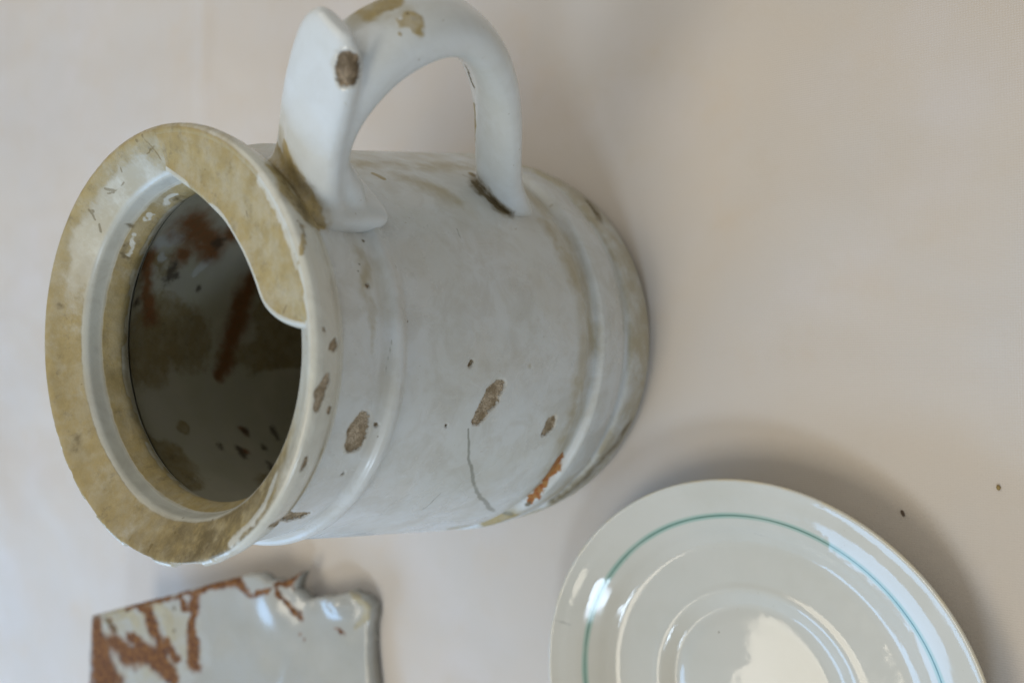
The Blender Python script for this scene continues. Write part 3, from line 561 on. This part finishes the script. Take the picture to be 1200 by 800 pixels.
# ------------------------------------------------------------------ the saucer
SC = (-0.123, -0.111)
def build_saucer():
    top = [(0.0, 0.0066), (0.0100, 0.0065), (0.0200, 0.0061), (0.0290, 0.0056), (0.0305, 0.0058), (0.0325, 0.0070), (0.0352, 0.0085), (0.0366, 0.0088), (0.0385, 0.0086), (0.0510, 0.0094), (0.0530, 0.0097),
           (0.0560, 0.0114), (0.0590, 0.0136), (0.0620, 0.0153), (0.0655, 0.0171), (0.0690, 0.0185), (0.0720, 0.0195), (0.0740, 0.0203), (0.0752, 0.0209), (0.0759, 0.0205)]
    bot = [(0.0757, 0.0192), (0.0735, 0.0178), (0.0690, 0.0158), (0.0620, 0.0118), (0.0560, 0.0076), (0.0480, 0.0050), (0.0440, 0.0044), (0.0430, 0.0006), (0.0415, 0.0000), (0.0400, 0.0008), (0.0395, 0.0036),
           (0.0200, 0.0030), (0.0, 0.0030)]
    q = smooth_profile(top + bot, 0.00045, 0.0005)[::-1]
    v, f = lathe(q, 900)
    s = 1 + (fbm(v * 9 + 3, 50, 2) - 0.5) * 0.006
    v[:, 0] *= s; v[:, 1] *= s
    # well tilted out of level so its glaze catches the ceiling lamp
    rr = np.hypot(v[:, 0], v[:, 1]); v[:, 2] += 0.05 * v[:, 1] * (1 - sstep(0.024, 0.031, rr)) * (v[:, 2] > 0.0045)
    me = make_mesh('saucer', v, f)
    k = NT('saucer_glaze')
    sep = k.n.new('ShaderNodeSeparateXYZ'); k.put(sep.inputs[0], k.tc.outputs['Object'])
    r = k.math('SQRT', k.math('ADD', k.math('MULTIPLY', sep.outputs[0], sep.outputs[0]), k.math('MULTIPLY', sep.outputs[1], sep.outputs[1])))
    r = k.math('ADD', r, k.math('MULTIPLY', k.math('SUBTRACT', k.noise(14, 2), 0.5), 0.0007))
    d = k.math('ABSOLUTE', k.math('SUBTRACT', r, 0.0628))
    line = k.math('MULTIPLY', k.math('SUBTRACT', 1.0, k.ss(0.00010, 0.00042, d)), k.math('ADD', 0.55, k.math('MULTIPLY', k.ss(0.3, 0.6, k.noise(40, 4)), 0.45)))
    halo = k.math('SUBTRACT', 1.0, k.ss(0.0006, 0.0015, d))
    halo = k.math('MULTIPLY', halo, k.math('ADD', 0.38, k.math('MULTIPLY', k.noise(60, 3), 0.5)))
    up = k.ss(0.010, 0.012, sep.outputs[2])
    c = k.mix(k.ss(0.35, 0.7, k.noise(30, 4)), (0.60, 0.585, 0.525), (0.575, 0.565, 0.505))
    c = k.mix(k.math('MULTIPLY', halo, up), c, (0.21, 0.40, 0.33))
    c = k.mix(k.math('MULTIPLY', k.math('MULTIPLY', line, up), 0.85), c, (0.035, 0.13, 0.10))
    worn = k.math('MULTIPLY', k.ss(0.0746, 0.0756, r), k.ss(0.40, 0.62, k.noise(160, 5)))
    c = k.mix(k.math('MULTIPLY', worn, 0.7), c, (0.62, 0.56, 0.42))
    edge_dark = k.math('MULTIPLY', k.ss(0.0750, 0.0757, r), k.ss(0.66, 0.72, k.noise(210, 3)))
    c = k.mix(k.math('MULTIPLY', edge_dark, 0.7), c, (0.20, 0.14, 0.08))
    c = k.mix(k.math('MULTIPLY', k.edge('crack', 0.5, 500, 0.1, 0.8), 0.4), c, (0.22, 0.22, 0.20))
    c = k.mix(k.math('MULTIPLY', k.edge('dark', 1.4, 600, 0.0, 0.4), 0.8), c, (0.16, 0.12, 0.07))
    c = k.mix(k.math('MULTIPLY', k.ss(0.5, 0.8, k.noise(24, 5, 0.65)), 0.22), c, (0.45, 0.42, 0.33))
    spk = k.ss(0.74, 0.78, k.noise(380, 2))
    c = k.mix(k.math('MULTIPLY', spk, 0.35), c, (0.40, 0.36, 0.26))
    k.put(k.b.inputs['Base Color'], c)
    k.put(k.b.inputs['Roughness'], k.mixf(k.ss(0.45, 0.7, k.noise(70, 5)), 0.05, 0.12))
    k.b.inputs['IOR'].default_value = 1.44
    k.put(k.b.inputs['Normal'], k.bump(k.noise(60, 3), 0.0006, 0.25))
    o = link('saucer', me, k.m)
    me.transform(Matrix.Translation((SC[0], SC[1], 0)))
    paint(me, 'saucer')
    me.transform(Matrix.Translation((-SC[0], -SC[1], 0)))
    o.location = (SC[0], SC[1], 0.0)
    o['label'] = 'round white saucer with a thin dark green ring near its rim'
    o['category'] = 'saucer'
build_saucer()
# ------------------------------------------------------------------ the broken dish fragment behind the jug
def build_shard():
    from mathutils.geometry import delaunay_2d_cdt
    out = [(-0.1426, 0.2372), (-0.1344, 0.2105), (-0.1259, 0.1823), (-0.1174, 0.1554), (-0.1122, 0.1378), (-0.1102, 0.1272), (-0.1129, 0.1208), (-0.1132, 0.115), (-0.1073, 0.1038), (-0.1157, 0.1069), (-0.1204, 0.1017), (-0.1171, 0.0886), (-0.1136, 0.0771), (-0.1157, 0.0713), (-0.1207, 0.067), (-0.1384, 0.0686), (-0.17, 0.067), (-0.1897, 0.1165), (-0.2012, 0.2415)]
    o = np.array(out); m = len(o); pts = []
    for i in range(m):
        a, b = o[i], o[(i + 1) % m]; L = np.hypot(*(b - a)); n = max(2, int(L / 0.0010))
        nr = np.array([-(b - a)[1], (b - a)[0]]) / L
        amp = 0.0002 if i < 4 else 0.0011
        for t in np.linspace(0, 1, n, endpoint=False):
            p = a + (b - a) * t
            w = (fbm(np.array([[p[0] * 160, p[1] * 160, i]]), 7, 3)[0] - 0.5) * 2 * amp * min(1, 6 * t, 6 * (1 - t))
            pts.append(p + nr * w)
    B = np.array(pts); nb = len(B)
    nx = B[np.r_[1:nb, 0]] - B[np.r_[nb - 1, 0:nb - 1]]
    inw = np.stack([nx[:, 1], -nx[:, 0]], 1); inw /= np.linalg.norm(inw, axis=1)[:, None]
    area2 = (B[:, 0] * np.roll(B[:, 1], -1) - np.roll(B[:, 0], -1) * B[:, 1]).sum()
    if area2 > 0: inw = -inw
    g = np.stack(np.meshgrid(np.arange(-0.203, -0.105, 0.0014), np.arange(0.065, 0.243, 0.0014), indexing='ij'), 2).reshape(-1, 2)
    rings = np.concatenate([B + inw * 0.0005, B + inw * 0.0012])
    allp = np.concatenate([B, rings, g])
    dm = lambda q: np.sqrt(((q[:, None] - B[None]) ** 2).sum(2).min(1))
    keep = np.concatenate([np.ones(nb, bool), dm(rings) > 0.00042, dm(g) > 0.0017])
    allp = allp[keep]
    r = delaunay_2d_cdt([Vector(p) for p in allp], [], [list(range(nb))], 1, 1e-7)
    V2 = np.array([[v.x, v.y] for v in r[0]]); F = [tuple(f) for f in r[2]]
    d = dm(V2)
    def height(q):
        x, y = q[:, 0], q[:, 1]
        z = 0.0100 + 0.20 * (y - 0.07) + 0.35 * (np.minimum(y, 0.10) - 0.10) ** 2 - 0.10 * ((y - 0.15) / 0.2) ** 2 * 0.02
        # the plate is folded along two old breaks: the middle facet leans to the window, the small lobe is tipped up
        s1 = (y - 0.139) + 0.55 * (x + 0.125)
        s2 = (y - 0.104) + 0.35 * (x + 0.120)
        mid = sstep(0.006, -0.004, s1) * sstep(-0.004, 0.002, s2)
        z = z + mid * (0.05 * (x + 0.125) + 0.0008)
        lobe = sstep(-0.125, -0.118, x + 0.16 * (y - 0.085)) * sstep(0.1, 0.096, y)
        z = z + lobe * (0.08 * (x + 0.122) - 0.05 * (y - 0.080))
        z = z + 0.0042 * np.exp(-((x + 0.1195) / 0.006) ** 2 - ((y - 0.083) / 0.007) ** 2) + 0.0022 * np.exp(-((x + 0.124) / 0.010) ** 2 - ((y - 0.118) / 0.008) ** 2)
        z = z + 0.0010 * (fbm(np.concatenate([q * 60, 0 * q[:, :1]], 1), 4, 3) - 0.5)
        return z
    zt = height(V2) - 0.0011 * np.clip(1 - d / 0.0013, 0, 1) ** 2
    n = len(V2)
    top = np.concatenate([V2, zt[:, None]], 1)
    foot = sstep(0.003, 0.006, d) * sstep(0.012, 0.004, np.abs(V2[:, 1] - 0.085)) + sstep(0.003, 0.006, d) * sstep(0.006, 0.003, np.abs(V2[:, 1] - 0.160))
    foot = np.clip(foot, 0, 1)
    bot = np.concatenate([V2, (zt - 0.0060 - foot * (zt - 0.0062))[:, None]], 1)
    edge = {}
    for f in F:
        for a, b in zip(f, f[1:] + f[:1]):
            edge[(a, b)] = edge.get((a, b), 0) + 1
    faces = [f for f in F] + [tuple(n + k for k in reversed(f)) for f in F]
    for (a, b) in edge:
        if (b, a) not in edge: faces.append((b, a, n + a, n + b))
    lo = 0.0; off = np.array([-0.16, 0.15, 0.0])
    me = make_mesh('shard', np.concatenate([top, bot]), faces)
    bm = bmesh.new(); bm.from_mesh(me); bmesh.ops.recalc_face_normals(bm, faces=bm.faces); bm.to_mesh(me); bm.free()
    me.polygons.foreach_set('use_smooth', np.full(len(me.polygons), True))
    M = glaze('shard_glaze', (0.40, 0.41, 0.395), 0.16, 0.25, (0.34, 0.30, 0.19), ((0.085, 0.026, 0.004), (0.22, 0.092, 0.018)), soft=0.6)
    ob = link('shard', me, M)
    me.transform(Matrix.Translation((0, 0, -lo)))
    paint(me, 'shard', {'rust': np.where(np.arange(2 * n) >= n, -0.2, -1.0)})
    me.transform(Matrix.Translation(-Vector(off))); ob.location = Vector(off)
    ob['label'] = 'broken white dish fragment with rust-brown stains lying behind the jug'
    ob['category'] = 'shard'
build_shard()

# ------------------------------------------------------------------ crumbs on the cloth
def crumb(x, y, size, rot, col, label, seed):
    bm = bmesh.new(); bmesh.ops.create_icosphere(bm, subdivisions=3, radius=1.0)
    v = np.array([q.co for q in bm.verts])
    k = 0.7 + 0.6 * fbm(v * 1.6 + seed, seed, 3)
    for q, s in zip(bm.verts, k): q.co = Vector((q.co.x * size[0] * s, q.co.y * size[1] * s, q.co.z * size[2] * s))
    me = bpy.data.meshes.new('crumb'); bm.to_mesh(me); bm.free()
    me.polygons.foreach_set('use_smooth', np.full(len(me.polygons), True))
    m = NT('crumb_matter')
    m.put(m.b.inputs['Base Color'], m.mix(m.noise(2500), col, tuple(c * 0.55 for c in col))); m.b.inputs['Roughness'].default_value = 0.9
    ob = link('crumb', me, m.m)
    ob.location = (x, y, size[2] * 0.6); ob.rotation_euler = (0, 0, rot)
    ob['label'] = label; ob['category'] = 'crumb'; ob['group'] = 'crumbs on the cloth'
crumb(-0.0574, -0.1577, (0.0011, 0.0005, 0.0004), 0.4, (0.16, 0.115, 0.08), 'dark splinter of dirt lying in the shadow beside the saucer', 1)
crumb(-0.0470, -0.1850, (0.0008, 0.0006, 0.0005), 0.2, (0.36, 0.26, 0.10), 'tan crumb lying on the cloth out beyond the shadow of the saucer', 2)
crumb(0.1252, -0.0572, (0.0006, 0.0005, 0.0004), 0.0, (0.20, 0.16, 0.12), 'tiny dark speck on the cloth near the handle of the jug', 3)
